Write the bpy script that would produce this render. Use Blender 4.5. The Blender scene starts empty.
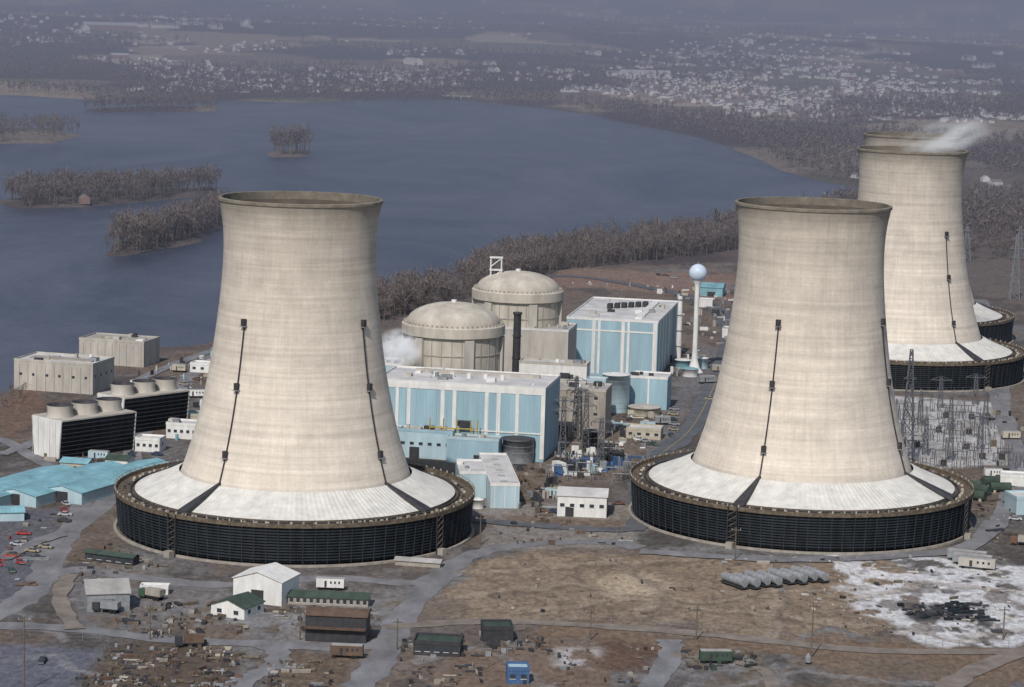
import bpy, math, random
import numpy as np
from mathutils import Vector, Matrix
random.seed(7); rng=np.random.default_rng(7)
scene=bpy.context.scene
# ------------------------------------------------------------------ camera (aerial, ~180 m up)
FPX=2500.0; CW,CH=1024,687; H=180.5
TH=math.atan(343.5/FPX); RO=math.radians(1.7)
fwd=Vector((0,math.cos(TH),-math.sin(TH))); r0=Vector((1,0,0)); u0=Vector((0,math.sin(TH),math.cos(TH)))
R=math.cos(RO)*r0+math.sin(RO)*u0; U=-math.sin(RO)*r0+math.cos(RO)*u0
cam=bpy.data.cameras.new("camera"); camo=bpy.data.objects.new("camera",cam); scene.collection.objects.link(camo)
cam.sensor_width=36; cam.lens=FPX*36/CW; cam.clip_start=1; cam.clip_end=200000
M=Matrix((R,U,-fwd)).transposed().to_4x4(); M.translation=Vector((0,0,H)); camo.matrix_world=M
scene.camera=camo
# survey of the aerial photograph: plan position (metres) of a point standing on the ground
def P(px,py,h=0.0):
    d=fwd+R*((px-512)/FPX)+U*((343.5-py)/FPX)
    t=(h-H)/d.z
    return (d.x*t,d.y*t)
def SC(px,py):   # px per metre at a ground point
    x,y=P(px,py); return FPX/((y*math.cos(TH))+H*math.sin(TH))
# ------------------------------------------------------------------ world and sun
w=bpy.data.worlds.new("World"); scene.world=w; w.use_nodes=True
nt=w.node_tree; bg=nt.nodes['Background']; sky=nt.nodes.new('ShaderNodeTexSky'); sky.sky_type='NISHITA'; sky.sun_disc=False
EL=math.radians(45); AZ=math.radians(17)
ts=Vector((-math.sin(AZ)*math.cos(EL),-math.cos(AZ)*math.cos(EL),math.sin(EL)))
sky.sun_elevation=EL; sky.sun_rotation=math.atan2(ts.x,ts.y)%(2*math.pi)
nt.links.new(sky.outputs[0],bg.inputs[0]); bg.inputs[1].default_value=0.10
sl=bpy.data.lights.new("sun","SUN"); sl.energy=3.3; sl.angle=math.radians(.8); sl.color=(1,.945,.88)
so=bpy.data.objects.new("sun",sl); scene.collection.objects.link(so); so.rotation_euler=(-ts).to_track_quat('-Z','Y').to_euler()
scene.view_settings.view_transform='Standard'; scene.view_settings.look='None'; scene.view_settings.exposure=0
# ------------------------------------------------------------------ materials
MATS={}
def mat(name,col,var=.25,scale=.3,rough=.85,stretch=(1,1,1),metal=0,col2=None,lines=None,det=6):
    if name in MATS: return MATS[name]
    m=bpy.data.materials.new(name); m.use_nodes=True; n=m.node_tree.nodes; l=m.node_tree.links
    b=n['Principled BSDF']; b.inputs['Roughness'].default_value=rough; b.inputs['Metallic'].default_value=metal
    b.inputs['Specular IOR Level'].default_value=.25
    tc=n.new('ShaderNodeTexCoord'); mp=n.new('ShaderNodeMapping'); mp.inputs['Scale'].default_value=stretch
    l.new(tc.outputs['Object'],mp.inputs[0])
    no=n.new('ShaderNodeTexNoise'); no.inputs['Scale'].default_value=scale; no.inputs['Detail'].default_value=det; no.inputs['Roughness'].default_value=.65
    l.new(mp.outputs[0],no.inputs['Vector'])
    cr=n.new('ShaderNodeValToRGB'); cr.color_ramp.elements[0].position=.3; cr.color_ramp.elements[1].position=.7
    c2=col2 or tuple(min(1,c*(1+var)) for c in col)
    cr.color_ramp.elements[0].color=(*[c*(1-var) for c in col],1); cr.color_ramp.elements[1].color=(*c2,1)
    l.new(no.outputs[0],cr.inputs[0]); out=cr.outputs[0]
    if lines:
        wv=n.new('ShaderNodeTexWave'); wv.wave_type='BANDS'; wv.bands_direction=lines[0]; wv.inputs['Scale'].default_value=lines[1]
        l.new(tc.outputs['Object'],wv.inputs['Vector'])
        mr=n.new('ShaderNodeMapRange'); mr.inputs[1].default_value=0; mr.inputs[2].default_value=.25; mr.inputs[3].default_value=1-lines[2]; mr.inputs[4].default_value=1
        l.new(wv.outputs['Fac'],mr.inputs[0])
        vm=n.new('ShaderNodeVectorMath'); vm.operation='SCALE'; l.new(out,vm.inputs[0]); l.new(mr.outputs[0],vm.inputs['Scale']); out=vm.outputs[0]
    l.new(out,b.inputs['Base Color']); MATS[name]=m; return m
blue=mat('blue_metal_siding',(.30,.44,.50),.16,.15,.6,(1,1,.15),lines=('X',.35,.12))
blue2=mat('pale_blue_siding',(.39,.51,.55),.16,.2,.6,(1,1,.2))
cyan=mat('cyan_roof',(.21,.40,.45),.28,.15,.6,lines=('X',.25,.15))
white=mat('white_paint',(.68,.67,.64),.16,.4,.6,(1,1,.3))
wroof=mat('pale_roof',(.53,.52,.505),.25,.12,.9)
groof=mat('gravel_roof',(.34,.325,.31),.28,.15,.9)
conc=mat('concrete',(.42,.39,.345),.24,.2,.9,(1,1,.25))
concd=mat('stained_concrete',(.32,.29,.25),.3,.3,.9,(1,1,.2))
dome_m=mat('dome_concrete',(.46,.42,.355),.26,.15,.9,(1,1,.4))
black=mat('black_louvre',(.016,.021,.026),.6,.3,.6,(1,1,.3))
dark=mat('dark_metal',(.045,.045,.05),.3,.5,.6)
brown=mat('rusty_deck',(.12,.095,.07),.6,.6,.9)
steel=mat('galvanised_steel',(.24,.25,.26),.3,.6,.5)
glass=mat('window_glass',(.04,.05,.06),.3,.3,.15)
greenr=mat('green_roof',(.05,.075,.058),.3,.3,.8)
brownr=mat('brown_roof',(.12,.08,.06),.35,.3,.8)
wood=mat('weathered_wood',(.14,.115,.09),.45,.8,.9)
red=mat('red_paint',(.35,.05,.04),.15,.6,.5)
bluep=mat('blue_paint',(.06,.12,.24),.2,.6,.5)
yellow=mat('yellow_paint',(.40,.30,.07),.2,.6,.5)
tan=mat('tan_panel',(.44,.40,.32),.2,.3,.8)
rubber=mat('rubber',(.02,.02,.02),.2,1)
# ------------------------------------------------------------------ mesh builder
class B:
    def __init__(s): s.v=[]; s.f=[]; s.m=[]; s.mats=[]; s.sm=[]
    def mi(s,m):
        if m not in s.mats: s.mats.append(m)
        return s.mats.index(m)
    def add(s,vs,fs,m,smooth=False):
        o=len(s.v); s.v+=[tuple(v) for v in vs]; i=s.mi(m)
        for f in fs: s.f.append([o+k for k in f]); s.m.append(i); s.sm.append(smooth)
    def hexa(s,p,m): s.add(p,[(3,2,1,0),(4,5,6,7),(0,1,5,4),(1,2,6,5),(2,3,7,6),(3,0,4,7)],m)
    def box(s,x0,x1,y0,y1,z0,z1,m,rot=0,c=None):
        p=[(x0,y0,z0),(x1,y0,z0),(x1,y1,z0),(x0,y1,z0),(x0,y0,z1),(x1,y0,z1),(x1,y1,z1),(x0,y1,z1)]
        if rot:
            cx,cy=c or ((x0+x1)/2,(y0+y1)/2); a,b=math.cos(rot),math.sin(rot)
            p=[(cx+(x-cx)*a-(y-cy)*b,cy+(x-cx)*b+(y-cy)*a,z) for x,y,z in p]
        s.hexa(p,m)
    def beam(s,a,b,t,m):
        a=Vector(a);b=Vector(b);d=(b-a)
        if d.length<1e-6: return
        d.normalize(); q=d.orthogonal().normalized(); r=d.cross(q); t/=2
        s.hexa([a+q*t+r*t,a-q*t+r*t,a-q*t-r*t,a+q*t-r*t,b+q*t+r*t,b-q*t+r*t,b-q*t-r*t,b+q*t-r*t],m)
    def rev(s,prof,m,seg=48,c=(0,0),smooth=True,a0=0,a1=2*math.pi):
        full=abs(a1-a0-2*math.pi)<1e-6; n=seg if full else seg+1; vs=[]
        for r,z in prof:
            for k in range(n):
                a=a0+(a1-a0)*k/seg; vs.append((c[0]+r*math.sin(a),c[1]-r*math.cos(a),z))
        fs=[]
        for j in range(len(prof)-1):
            for k in range(seg):
                k2=(k+1)%n; fs.append((j*n+k,j*n+k2,(j+1)*n+k2,(j+1)*n+k))
        s.add(vs,fs,m,smooth)
    def cyl(s,x,y,z0,z1,r0,r1,m,seg=20,cap=True,capm=None):
        s.rev([(r0,z0),(r1,z1)],m,seg,(x,y))
        if cap: s.add([(x+r1*math.sin(2*math.pi*k/seg),y-r1*math.cos(2*math.pi*k/seg),z1) for k in range(seg)],[list(range(seg))],capm or m)
    def hcyl(s,a,b,r,m,seg=12):
        a=Vector(a);b=Vector(b);d=(b-a).normalized();q=d.orthogonal().normalized();t=d.cross(q);vs=[]
        for p in (a,b):
            for k in range(seg): vs.append(p+q*r*math.cos(2*math.pi*k/seg)+t*r*math.sin(2*math.pi*k/seg))
        s.add(vs,[(k,(k+1)%seg,seg+(k+1)%seg,seg+k) for k in range(seg)]+[list(range(seg))[::-1],list(range(seg,2*seg))],m,False)
    def gable(s,x0,x1,y0,y1,z0,z1,m,wallm,axis='x',ov=.4):
        if axis=='x':
            ym=(y0+y1)/2
            s.add([(x0,y0,z0),(x0,y1,z0),(x0,ym,z1-.15)],[(0,1,2)],wallm); s.add([(x1,y0,z0),(x1,y1,z0),(x1,ym,z1-.15)],[(0,1,2)],wallm)
            for ya in (y0-ov,y1+ov):
                s.hexa([(x0-ov,ya,z0-.1),(x1+ov,ya,z0-.1),(x1+ov,ym,z1-.1),(x0-ov,ym,z1-.1),(x0-ov,ya,z0+.1),(x1+ov,ya,z0+.1),(x1+ov,ym,z1+.12),(x0-ov,ym,z1+.12)],m)
        else:
            xm=(x0+x1)/2
            s.add([(x0,y0,z0),(x1,y0,z0),(xm,y0,z1-.15)],[(0,1,2)],wallm); s.add([(x0,y1,z0),(x1,y1,z0),(xm,y1,z1-.15)],[(0,1,2)],wallm)
            for xa in (x0-ov,x1+ov):
                s.hexa([(xa,y0-ov,z0-.1),(xa,y1+ov,z0-.1),(xm,y1+ov,z1-.1),(xm,y0-ov,z1-.1),(xa,y0-ov,z0+.1),(xa,y1+ov,z0+.1),(xm,y1+ov,z1+.12),(xm,y0-ov,z1+.12)],m)
    def done(s,name,loc=(0,0,0),yaw=0):
        me=bpy.data.meshes.new(name); me.from_pydata(s.v,[],s.f); 
        for m in s.mats: me.materials.append(m)
        me.polygons.foreach_set('material_index',s.m); me.polygons.foreach_set('use_smooth',s.sm); me.update()
        o=bpy.data.objects.new(name,me); scene.collection.objects.link(o)
        o.location=loc if len(loc)==3 else (*loc,0); o.rotation_euler=(0,0,-yaw); return o
def fastmesh(name,V,F,mats,midx=None,smooth=False):
    me=bpy.data.meshes.new(name); k=F.shape[1]
    me.vertices.add(len(V)); me.vertices.foreach_set('co',V.astype(np.float32).ravel())
    me.loops.add(F.size); me.loops.foreach_set('vertex_index',F.astype(np.int32).ravel())
    me.polygons.add(len(F)); me.polygons.foreach_set('loop_start',np.arange(0,F.size,k,dtype=np.int32))
    if midx is not None: me.polygons.foreach_set('material_index',midx.astype(np.int32))
    me.polygons.foreach_set('use_smooth',np.full(len(F),smooth))
    for m in mats: me.materials.append(m)
    me.update(calc_edges=True); o=bpy.data.objects.new(name,me); scene.collection.objects.link(o); return o
# ------------------------------------------------------------------ numpy noise / polygons
def hsh(ix,iy,s):
    h=(ix*374761393+iy*668265263+s*69069)&0xffffffff; h=((h^(h>>13))*1274126177)&0xffffffff
    return (h^(h>>16))/4294967296.0
def vn(x,y,s=0):
    fx=np.floor(x);fy=np.floor(y);ix=fx.astype(np.int64);iy=fy.astype(np.int64);u=x-fx;v=y-fy
    u=u*u*(3-2*u);v=v*v*(3-2*v)
    return (hsh(ix,iy,s)*(1-u)+hsh(ix+1,iy,s)*u)*(1-v)+(hsh(ix,iy+1,s)*(1-u)+hsh(ix+1,iy+1,s)*u)*v
def fbm(x,y,s=0,o=4):
    t=0;a=.5;n=0
    for i in range(o): t=t+a*vn(x*2**i,y*2**i,s+i);n+=a;a*=.5
    return t/n
def sstep(a,b,x): t=np.clip((x-a)/(b-a),0,1); return t*t*(3-2*t)
def sdp(poly,x,y):
    d=np.full(x.shape,1e18); ins=np.zeros(x.shape,bool); n=len(poly)
    for i in range(n):
        ax,ay=poly[i];bx,by=poly[(i+1)%n];ex,ey=bx-ax,by-ay
        t=np.clip(((x-ax)*ex+(y-ay)*ey)/(ex*ex+ey*ey+1e-9),0,1)
        d=np.minimum(d,(x-ax-t*ex)**2+(y-ay-t*ey)**2)
        c=((ay>y)!=(by>y)); 
        if abs(ey)>1e-9: ins^=c&(x<ax+(y-ay)*ex/ey)
    d=np.sqrt(d); return np.where(ins,d,-d)
def PP(l): return [P(*p) for p in l]
river=PP([(-400,560),(-120,450),(0,396),(18,382),(75,354),(170,343),(225,337),(300,326),(375,306),(440,283),(500,263),(560,253),(600,246),(680,238),(740,229),(800,214),(860,204),(905,199),(900,193),(850,185),(820,180),(780,167),(745,151),(700,135),(640,124),(600,116),(540,107),(490,102),(450,98),(400,99),(300,101),(220,99),(100,98),(0,93),(-200,88),(-500,90)])
river.append((-2500,700)); 
islands=[PP(q) for q in ([(3,199),(60,191),(150,187),(212,184),(219,188),(160,197),(90,203),(20,206)],
 [(102,252),(112,241),(160,229),(210,217),(229,212),(227,222),(190,238),(130,252)],
 [(273,150),(300,147),(319,149),(314,154),(278,155)],
 [(-160,130),(0,127),(60,127),(84,133),(60,141),(-160,144)],
 [(78,108),(140,105),(215,104),(218,109),(100,111)])]
def landsd(x,y):
    k=np.clip(y/1500,.6,3); wx=x+(fbm(x/40/k,y/40/k,5)-.5)*22*k; wy=y+(fbm(x/40/k,y/40/k,9)-.5)*30*k
    s=-sdp(river,wx,wy)
    for q in islands: s=np.maximum(s,sdp(q,wx,wy))
    return s
def hills(x,y):
    t=sstep(3800,9000,y); h=t*70*fbm(x/1900,y/1900,21)
    h=h+sstep(6500,12000,y)*90*np.maximum(0,fbm(x/3000,y/1700,22)-.35)*2
    h=h+sstep(11500,21000,y)*(300+260*fbm(x/6000,y/6000,23))
    e=sstep(150,900,x-0.02*y)*sstep(2500,3600,y)*14*fbm(x/500,y/700,27)
    return h+e
def woods(x,y): return fbm(x/420,y/750,31,4)
# ------------------------------------------------------------------ ground sheet
s_=np.arange(790,7.5,-1.0); D=(455486/s_-24.6)/.9907
D=np.concatenate([[40,120,250,380,480],D,[80000.]])
ta=np.concatenate([np.tan(np.radians([-72,-60,-48,-38,-30,-25,-21,-18])),np.tan(np.radians(np.linspace(-16,16,1100))),np.tan(np.radians([18,21,25,30,38,48,60,72]))])
NY,NX=len(D),len(ta)
GX=(D[:,None]*ta[None,:]).ravel(); GY=np.repeat(D,NX)
sd=landsd(GX,GY); wd=np.clip(GY/1500,.5,4)
gz=np.where(sd>0,0,0)+ (-6+6*sstep(-8,8,sd/wd)) + sstep(0,1,sd/60)*hills(GX,GY)*sstep(0,60,sd)
site=PP([(-300,470),(0,410),(60,385),(170,352),(300,345),(380,330),(470,300),(560,275),(740,262),(860,250),(1100,260),(1300,420),(1300,1000),(-400,1000)])
def mix(c,k,m): return c*(1-m[:,None])+np.array(k)[None,:]*m[:,None]
n1=fbm(GX/60,GY/90,40);n2=fbm(GX/9,GY/14,41,4);n3=fbm(GX/250,GY/400,42)
col=np.tile(np.array([[.125,.10,.09]]),(len(GX),1)); col=mix(col,(.08,.066,.064),sstep(.4,.6,n1)); 
far=sstep(2000,2600,GY)
wm=woods(GX,GY)
a=.35; fxr=GX*math.cos(a)+GY*math.sin(a); fyr=-GX*math.sin(a)+GY*math.cos(a)
fw=(fbm(GX/600,GY/600,50)-.5)*300
fc=hsh(np.floor((fxr+fw)/260).astype(np.int64),np.floor((fyr+fw)/520).astype(np.int64),77)
fieldc=np.where((fc<.35)[:,None],np.array([[.28,.22,.15]]),np.where((fc<.55)[:,None],np.array([[.13,.135,.075]]),np.where((fc<.8)[:,None],np.array([[.18,.14,.11]]),np.array([[.36,.30,.22]]))))
fm=far*sstep(.48,.52,wm)*(.35+.65*sstep(3300,4500,GY))
col=col*(1-fm[:,None])+fieldc*fm[:,None]
col=mix(col,(.06,.047,.05),far*sstep(.50,.44,wm)*.8)
S=sstep(-6,6,sdp(site,GX+(n1-.5)*60,GY+(n1-.5)*80))
col=mix(col,(.14,.132,.128),S*.9)
col=mix(col,(.20,.193,.188),S*sstep(.5,.66,n1)*.55); col=mix(col,(.066,.058,.054),S*sstep(.5,.34,n2)*.65)
col=mix(col,(.165,.125,.095),S*sstep(.45,.58,n3)*.7); col=mix(col,(.155,.115,.088),S*sstep(.48,.60,fbm(GX/28,GY/40,44))*.65)
col=mix(col,(.07,.062,.058),S*sstep(.56,.64,fbm(GX/18,GY/30,46))*.6)
def zone(pts,c,st=1.0,soft=3,warp=14,thr=None):
    global col
    q=PP(pts); xs=[p[0] for p in q]; ys=[p[1] for p in q]
    idx=np.where((GX>min(xs)-40)&(GX<max(xs)+40)&(GY>min(ys)-60)&(GY<max(ys)+60))[0]
    if len(idx)==0: return
    x,y=GX[idx],GY[idx]
    s=sdp(q,x+(fbm(x/16,y/22,61)-.5)*warp*2,y+(fbm(x/16,y/22,63)-.5)*warp*3)
    m=sstep(-soft,soft,s)*st
    if thr is not None: m=m*sstep(thr-.06,thr+.06,fbm(x/7,y/10,int(pts[0][0])+3,4))
    col[idx]=mix(col[idx],c,m)
def track(pts,wd,c,st=.5):
    global col
    q=PP(pts); xs=[p[0] for p in q]; ys=[p[1] for p in q]
    idx=np.where((GX>min(xs)-12)&(GX<max(xs)+12)&(GY>min(ys)-12)&(GY<max(ys)+12))[0]
    x,y=GX[idx],GY[idx]; wx=x+(fbm(x/20,y/20,66)-.5)*14; wy=y+(fbm(x/20,y/20,67)-.5)*18; d=np.full(x.shape,1e9)
    for i in range(len(q)-1):
        ax,ay=q[i];ex,ey=q[i+1][0]-ax,q[i+1][1]-ay; t=np.clip(((wx-ax)*ex+(wy-ay)*ey)/(ex*ex+ey*ey),0,1); d=np.minimum(d,np.hypot(wx-ax-t*ex,wy-ay-t*ey))
    col[idx]=mix(col[idx],c,sstep(wd,wd*.5,d)*st*(.5+.5*sstep(.35,.55,fbm(x/5,y/7,68))))
dirt=[(430,606),(470,560),(540,546),(640,556),(880,566),(905,596),(870,640),(700,632),(560,622),(470,616)]
zone(dirt,(.235,.178,.128),.9); zone(dirt,(.14,.106,.082),.75,thr=.52); zone(dirt,(.31,.245,.175),.5,thr=.62)
zone([(585,578),(640,574),(668,590),(650,600),(600,598)],(.38,.305,.22),.9,warp=6)
zone([(560,624),(700,634),(900,648),(1060,655),(1060,690),(700,656),(540,640)],(.17,.12,.085),.9)
zone([(520,640),(640,655),(620,700),(440,700),(440,650)],(.17,.125,.095),.9)
zone([(690,660),(900,655),(1060,660),(1000,700),(690,700)],(.15,.12,.095),.8,thr=.45)
zone([(800,556),(880,562),(960,560),(1060,570),(1060,640),(960,652),(900,640),(862,612)],(.54,.54,.545),.95,thr=.41)
zone([(880,580),(1000,576),(1040,600),(1020,640),(930,646),(880,620)],(.16,.14,.13),.8,thr=.55)
zone([(905,604),(985,602),(990,622),(910,620)],(.035,.035,.04),.9,thr=.42,warp=5)
zone([(560,650),(600,650),(590,668),(560,665)],(.45,.44,.44),.8,warp=5,thr=.4)
zone([(600,640),(660,645),(650,672),(600,668)],(.10,.06,.045),.7,warp=4)
zone([(885,396),(1005,402),(1012,464),(905,470)],(.44,.43,.42),.9,warp=4); zone([(885,396),(1005,402),(1012,464),(905,470)],(.24,.225,.21),.7,thr=.5,warp=4)
zone([(-80,512),(62,508),(50,560),(20,600),(-80,610)],(.11,.112,.13),.9,warp=4)
zone([(-80,640),(105,646),(62,700),(-80,700)],(.12,.125,.155),.9,warp=4)
zone([(118,640),(245,652),(232,700),(66,700)],(.10,.078,.062),.95,warp=5)
zone([(265,656),(352,658),(332,700),(262,700)],(.13,.098,.072),.9,warp=5)
zone([(400,615),(540,625),(540,642),(395,640)],(.12,.10,.09),.8,warp=4)
zone([(70,590),(220,580),(260,628),(90,634)],(.17,.165,.165),.7,warp=5)
zone([(100,600),(240,610),(330,645),(120,638)],(.14,.11,.088),.8,thr=.46)
zone([(380,600),(420,592),(470,600),(460,625),(400,620)],(.16,.13,.105),.8,warp=5)
zone([(450,500),(640,505),(640,545),(480,550)],(.24,.22,.20),.7,warp=6)
zone([(470,515),(630,520),(630,530),(480,528)],(.15,.108,.08),.8,warp=3)
zone([(560,268),(735,276),(735,300),(560,285)],(.25,.165,.125),.75,warp=10)
zone([(380,312),(480,300),(560,268),(735,262),(735,272),(560,280),(480,310)],(.22,.17,.13),.5,warp=10,thr=.48)
zone([(930,240),(1100,235),(1100,300),(960,290)],(.14,.115,.10),.8,warp=10)
zone([(700,345),(728,350),(660,455),(640,450)],(.16,.16,.17),.6,warp=5)
zone([(0,396),(40,385),(40,420),(0,440)],(.16,.105,.08),.8,warp=5)
for q in [[(450,600),(560,585),(700,600),(860,585)],[(470,570),(600,566),(720,556)],[(500,612),(640,600),(760,615),(860,625)],[(620,560),(660,590),(640,620)],[(760,560),(790,600),(760,640)],[(850,600),(920,580),(1020,590)],[(870,625),(950,640),(1030,625)]]: track(q,3.2,(.30,.245,.19),.5); track([(a+6,b+3) for a,b in q],1.6,(.10,.08,.065),.5)
for q in [[(60,600),(150,605),(260,625),(380,610)],[(240,610),(300,620),(300,645)],[(-20,600),(60,640)],[(0,665),(60,655),(100,680)],[(380,600),(300,615),(200,628)],[(420,660),(500,650),(560,690)],[(480,500),(500,530),(560,545)],[(300,585),(290,640)],[(720,690),(800,670),(950,690)]]: track(q,2.6,(.24,.235,.235),.55)
town=PP([(590,95),(640,64),(760,58),(870,70),(1000,95),(960,128),(860,122),(760,118),(680,108)])
tsd=sdp(town,GX,GY); col=mix(col,(.15,.135,.12),sstep(-100,150,tsd)*.6*sstep(.4,.5,fbm(GX/90,GY/160,70)))
col*= (0.78+.44*fbm(GX/3.0,GY/4.0,80,3))[:,None]
jj,ii=np.meshgrid(np.arange(NY-1),np.arange(NX-1),indexing='ij'); a0=(jj*NX+ii).ravel()
F=np.stack([a0,a0+1,a0+NX+1,a0+NX],1)
gm=bpy.data.materials.new('ground_earth'); gm.use_nodes=True; n=gm.node_tree.nodes; l=gm.node_tree.links; b=n['Principled BSDF']
b.inputs['Roughness'].default_value=.95; b.inputs['Specular IOR Level'].default_value=.1
at=n.new('ShaderNodeAttribute'); at.attribute_name='col'; tc=n.new('ShaderNodeTexCoord')
mp=n.new('ShaderNodeMapping'); mp.inputs['Scale'].default_value=(1,.6,1); l.new(tc.outputs['Object'],mp.inputs[0])
no=n.new('ShaderNodeTexNoise'); no.inputs['Scale'].default_value=.55; no.inputs['Detail'].default_value=7; no.inputs['Roughness'].default_value=.75; l.new(mp.outputs[0],no.inputs['Vector'])
mr=n.new('ShaderNodeMapRange'); mr.inputs[1].default_value=.3; mr.inputs[2].default_value=.7; mr.inputs[3].default_value=.5; mr.inputs[4].default_value=1.55; l.new(no.outputs[0],mr.inputs[0])
vm=n.new('ShaderNodeVectorMath'); vm.operation='SCALE'; l.new(at.outputs['Color'],vm.inputs[0]); l.new(mr.outputs[0],vm.inputs['Scale']); l.new(vm.outputs[0],b.inputs['Base Color'])
go=fastmesh('ground',np.stack([GX,GY,gz],1),F,[gm],smooth=True)
ca=go.data.color_attributes.new('col','FLOAT_COLOR','POINT'); ca.data.foreach_set('color',np.concatenate([np.clip(col,0,1),np.ones((len(col),1))],1).astype(np.float32).ravel())
# ------------------------------------------------------------------ river
wm_=bpy.data.materials.new('river_water'); wm_.use_nodes=True; n=wm_.node_tree.nodes; l=wm_.node_tree.links; b=n['Principled BSDF']
b.inputs['Roughness'].default_value=.34; b.inputs['IOR'].default_value=1.33; b.inputs['Specular IOR Level'].default_value=.30
tc=n.new('ShaderNodeTexCoord'); mp=n.new('ShaderNodeMapping'); mp.inputs['Scale'].default_value=(1,.4,1); mp.inputs['Rotation'].default_value=(0,0,.5); l.new(tc.outputs['Object'],mp.inputs[0])
no=n.new('ShaderNodeTexNoise'); no.inputs['Scale'].default_value=.004; no.inputs['Detail'].default_value=10; no.inputs['Roughness'].default_value=.75; no.inputs['Distortion'].default_value=.8; l.new(mp.outputs[0],no.inputs['Vector'])
cr=n.new('ShaderNodeValToRGB'); cr.color_ramp.elements[0].position=.36; cr.color_ramp.elements[1].position=.64
cr.color_ramp.elements[0].color=(.032,.043,.070,1); cr.color_ramp.elements[1].color=(.098,.107,.138,1); l.new(no.outputs[0],cr.inputs[0]); l.new(cr.outputs[0],b.inputs['Base Color'])
n2_=n.new('ShaderNodeTexNoise'); n2_.inputs['Scale'].default_value=.1; n2_.inputs['Detail'].default_value=6; n2_.inputs['Roughness'].default_value=.7; l.new(mp.outputs[0],n2_.inputs['Vector'])
bp=n.new('ShaderNodeBump'); bp.inputs['Strength'].default_value=.7; bp.inputs['Distance'].default_value=1.8; l.new(n2_.outputs[0],bp.inputs['Height']); l.new(bp.outputs[0],b.inputs['Normal'])
fastmesh('river_water',np.array([(-6000,500,-2.6),(2500,500,-2.6),(2500,7000,-2.6),(-6000,7000,-2.6)],float),np.array([[0,1,2,3]]),[wm_])
# ------------------------------------------------------------------ roads
roadm=mat('gravel_road',(.185,.183,.19),.35,.12,.9,(1,.5,1)); aspm=mat('asphalt_road',(.11,.113,.125),.3,.15,.9); dirtm=mat('dirt_road',(.20,.17,.145),.35,.15,.95)
rz=[0.05]
def smooth(pts,k=8):
    o=[]; n_=len(pts)
    for i in range(n_-1):
        p0=pts[max(i-1,0)];p1=pts[i];p2=pts[i+1];p3=pts[min(i+2,n_-1)]
        for j in range(k):
            t=j/k; o.append(tuple(.5*((2*p1[q])+(-p0[q]+p2[q])*t+(2*p0[q]-5*p1[q]+4*p2[q]-p3[q])*t*t+(-p0[q]+3*p1[q]-3*p2[q]+p3[q])*t**3) for q in (0,1)))
    o.append(pts[-1]); return o
def road(pts,wd,m,name='road',line=False):
    c=smooth(PP(pts)); z=rz[0]; rz[0]+=.02; bb=B(); vs=[]
    for i,p in enumerate(c):
        q=c[min(i+1,len(c)-1)];o=c[max(i-1,0)];dx,dy=q[0]-o[0],q[1]-o[1];L=math.hypot(dx,dy) or 1
        e=wd/2*(1+.12*math.sin(i*1.7)+.16*random.uniform(-1,1)); vs+=[(p[0]-dy/L*e,p[1]+dx/L*e,z),(p[0]+dy/L*e,p[1]-dx/L*e,z)]
    bb.add(vs,[(2*i+1,2*i+3,2*i+2,2*i) for i in range(len(c)-1)],m)
    if line:
        vs=[];
        for i,p in enumerate(c):
            q=c[min(i+1,len(c)-1)];o=c[max(i-1,0)];dx,dy=q[0]-o[0],q[1]-o[1];L=math.hypot(dx,dy) or 1
            vs+=[(p[0]-dy/L*.12,p[1]+dx/L*.12,z+.006),(p[0]+dy/L*.12,p[1]-dx/L*.12,z+.006)]
        bb.add(vs,[(2*i+1,2*i+3,2*i+2,2*i) for i in range(len(c)-1)],yellow)
    bb.done(name)
road([(230,340),(205,362),(150,420),(125,470),(108,500),(70,530),(50,560),(35,590),(0,612),(-60,640)],9,roadm)
road([(110,497),(85,500),(70,530)],7,roadm)
road([(48,575),(80,570),(140,578),(220,585),(330,578),(420,582),(470,556),(520,545),(600,542),(640,548)],8,roadm)
road([(340,700),(370,675),(388,648),(400,622),(425,590),(450,572)],8.5,roadm)
road([(-60,625),(60,628),(170,640),(260,644),(350,648),(390,640)],7,roadm)
road([(258,643),(278,652),(272,668),(245,680),(228,700)],7,roadm)
road([(385,628),(470,622),(560,624),(700,634),(860,650),(1000,652),(1100,650)],6,dirtm,'dirt_road')
road([(640,700),(662,672),(672,652),(668,640)],7,roadm)
road([(672,655),(720,660),(765,672),(775,700)],4,dirtm,'dirt_road')
road([(930,700),(980,668),(1060,640)],7,dirtm,'dirt_road')
road([(636,475),(660,455),(690,430),(710,395),(724,360),(728,330),(712,306),(660,290),(560,276),(480,290)],10,aspm,'road',True)
road([(470,520),(540,526),(620,530),(640,520),(636,475)],8,aspm)
road([(120,455),(60,470),(0,440),(-60,445)],6,roadm)
road([(0,455),(40,440),(105,405),(150,375),(215,350)],6,roadm)
road([(980,300),(1010,360),(1000,400),(1018,470),(980,540),(900,556),(780,560),(640,552)],8,roadm)
road([(0,560),(30,545),(60,535)],6,roadm)
road([(70,575),(60,600),(75,630)],5,dirtm,'dirt_road')
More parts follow.
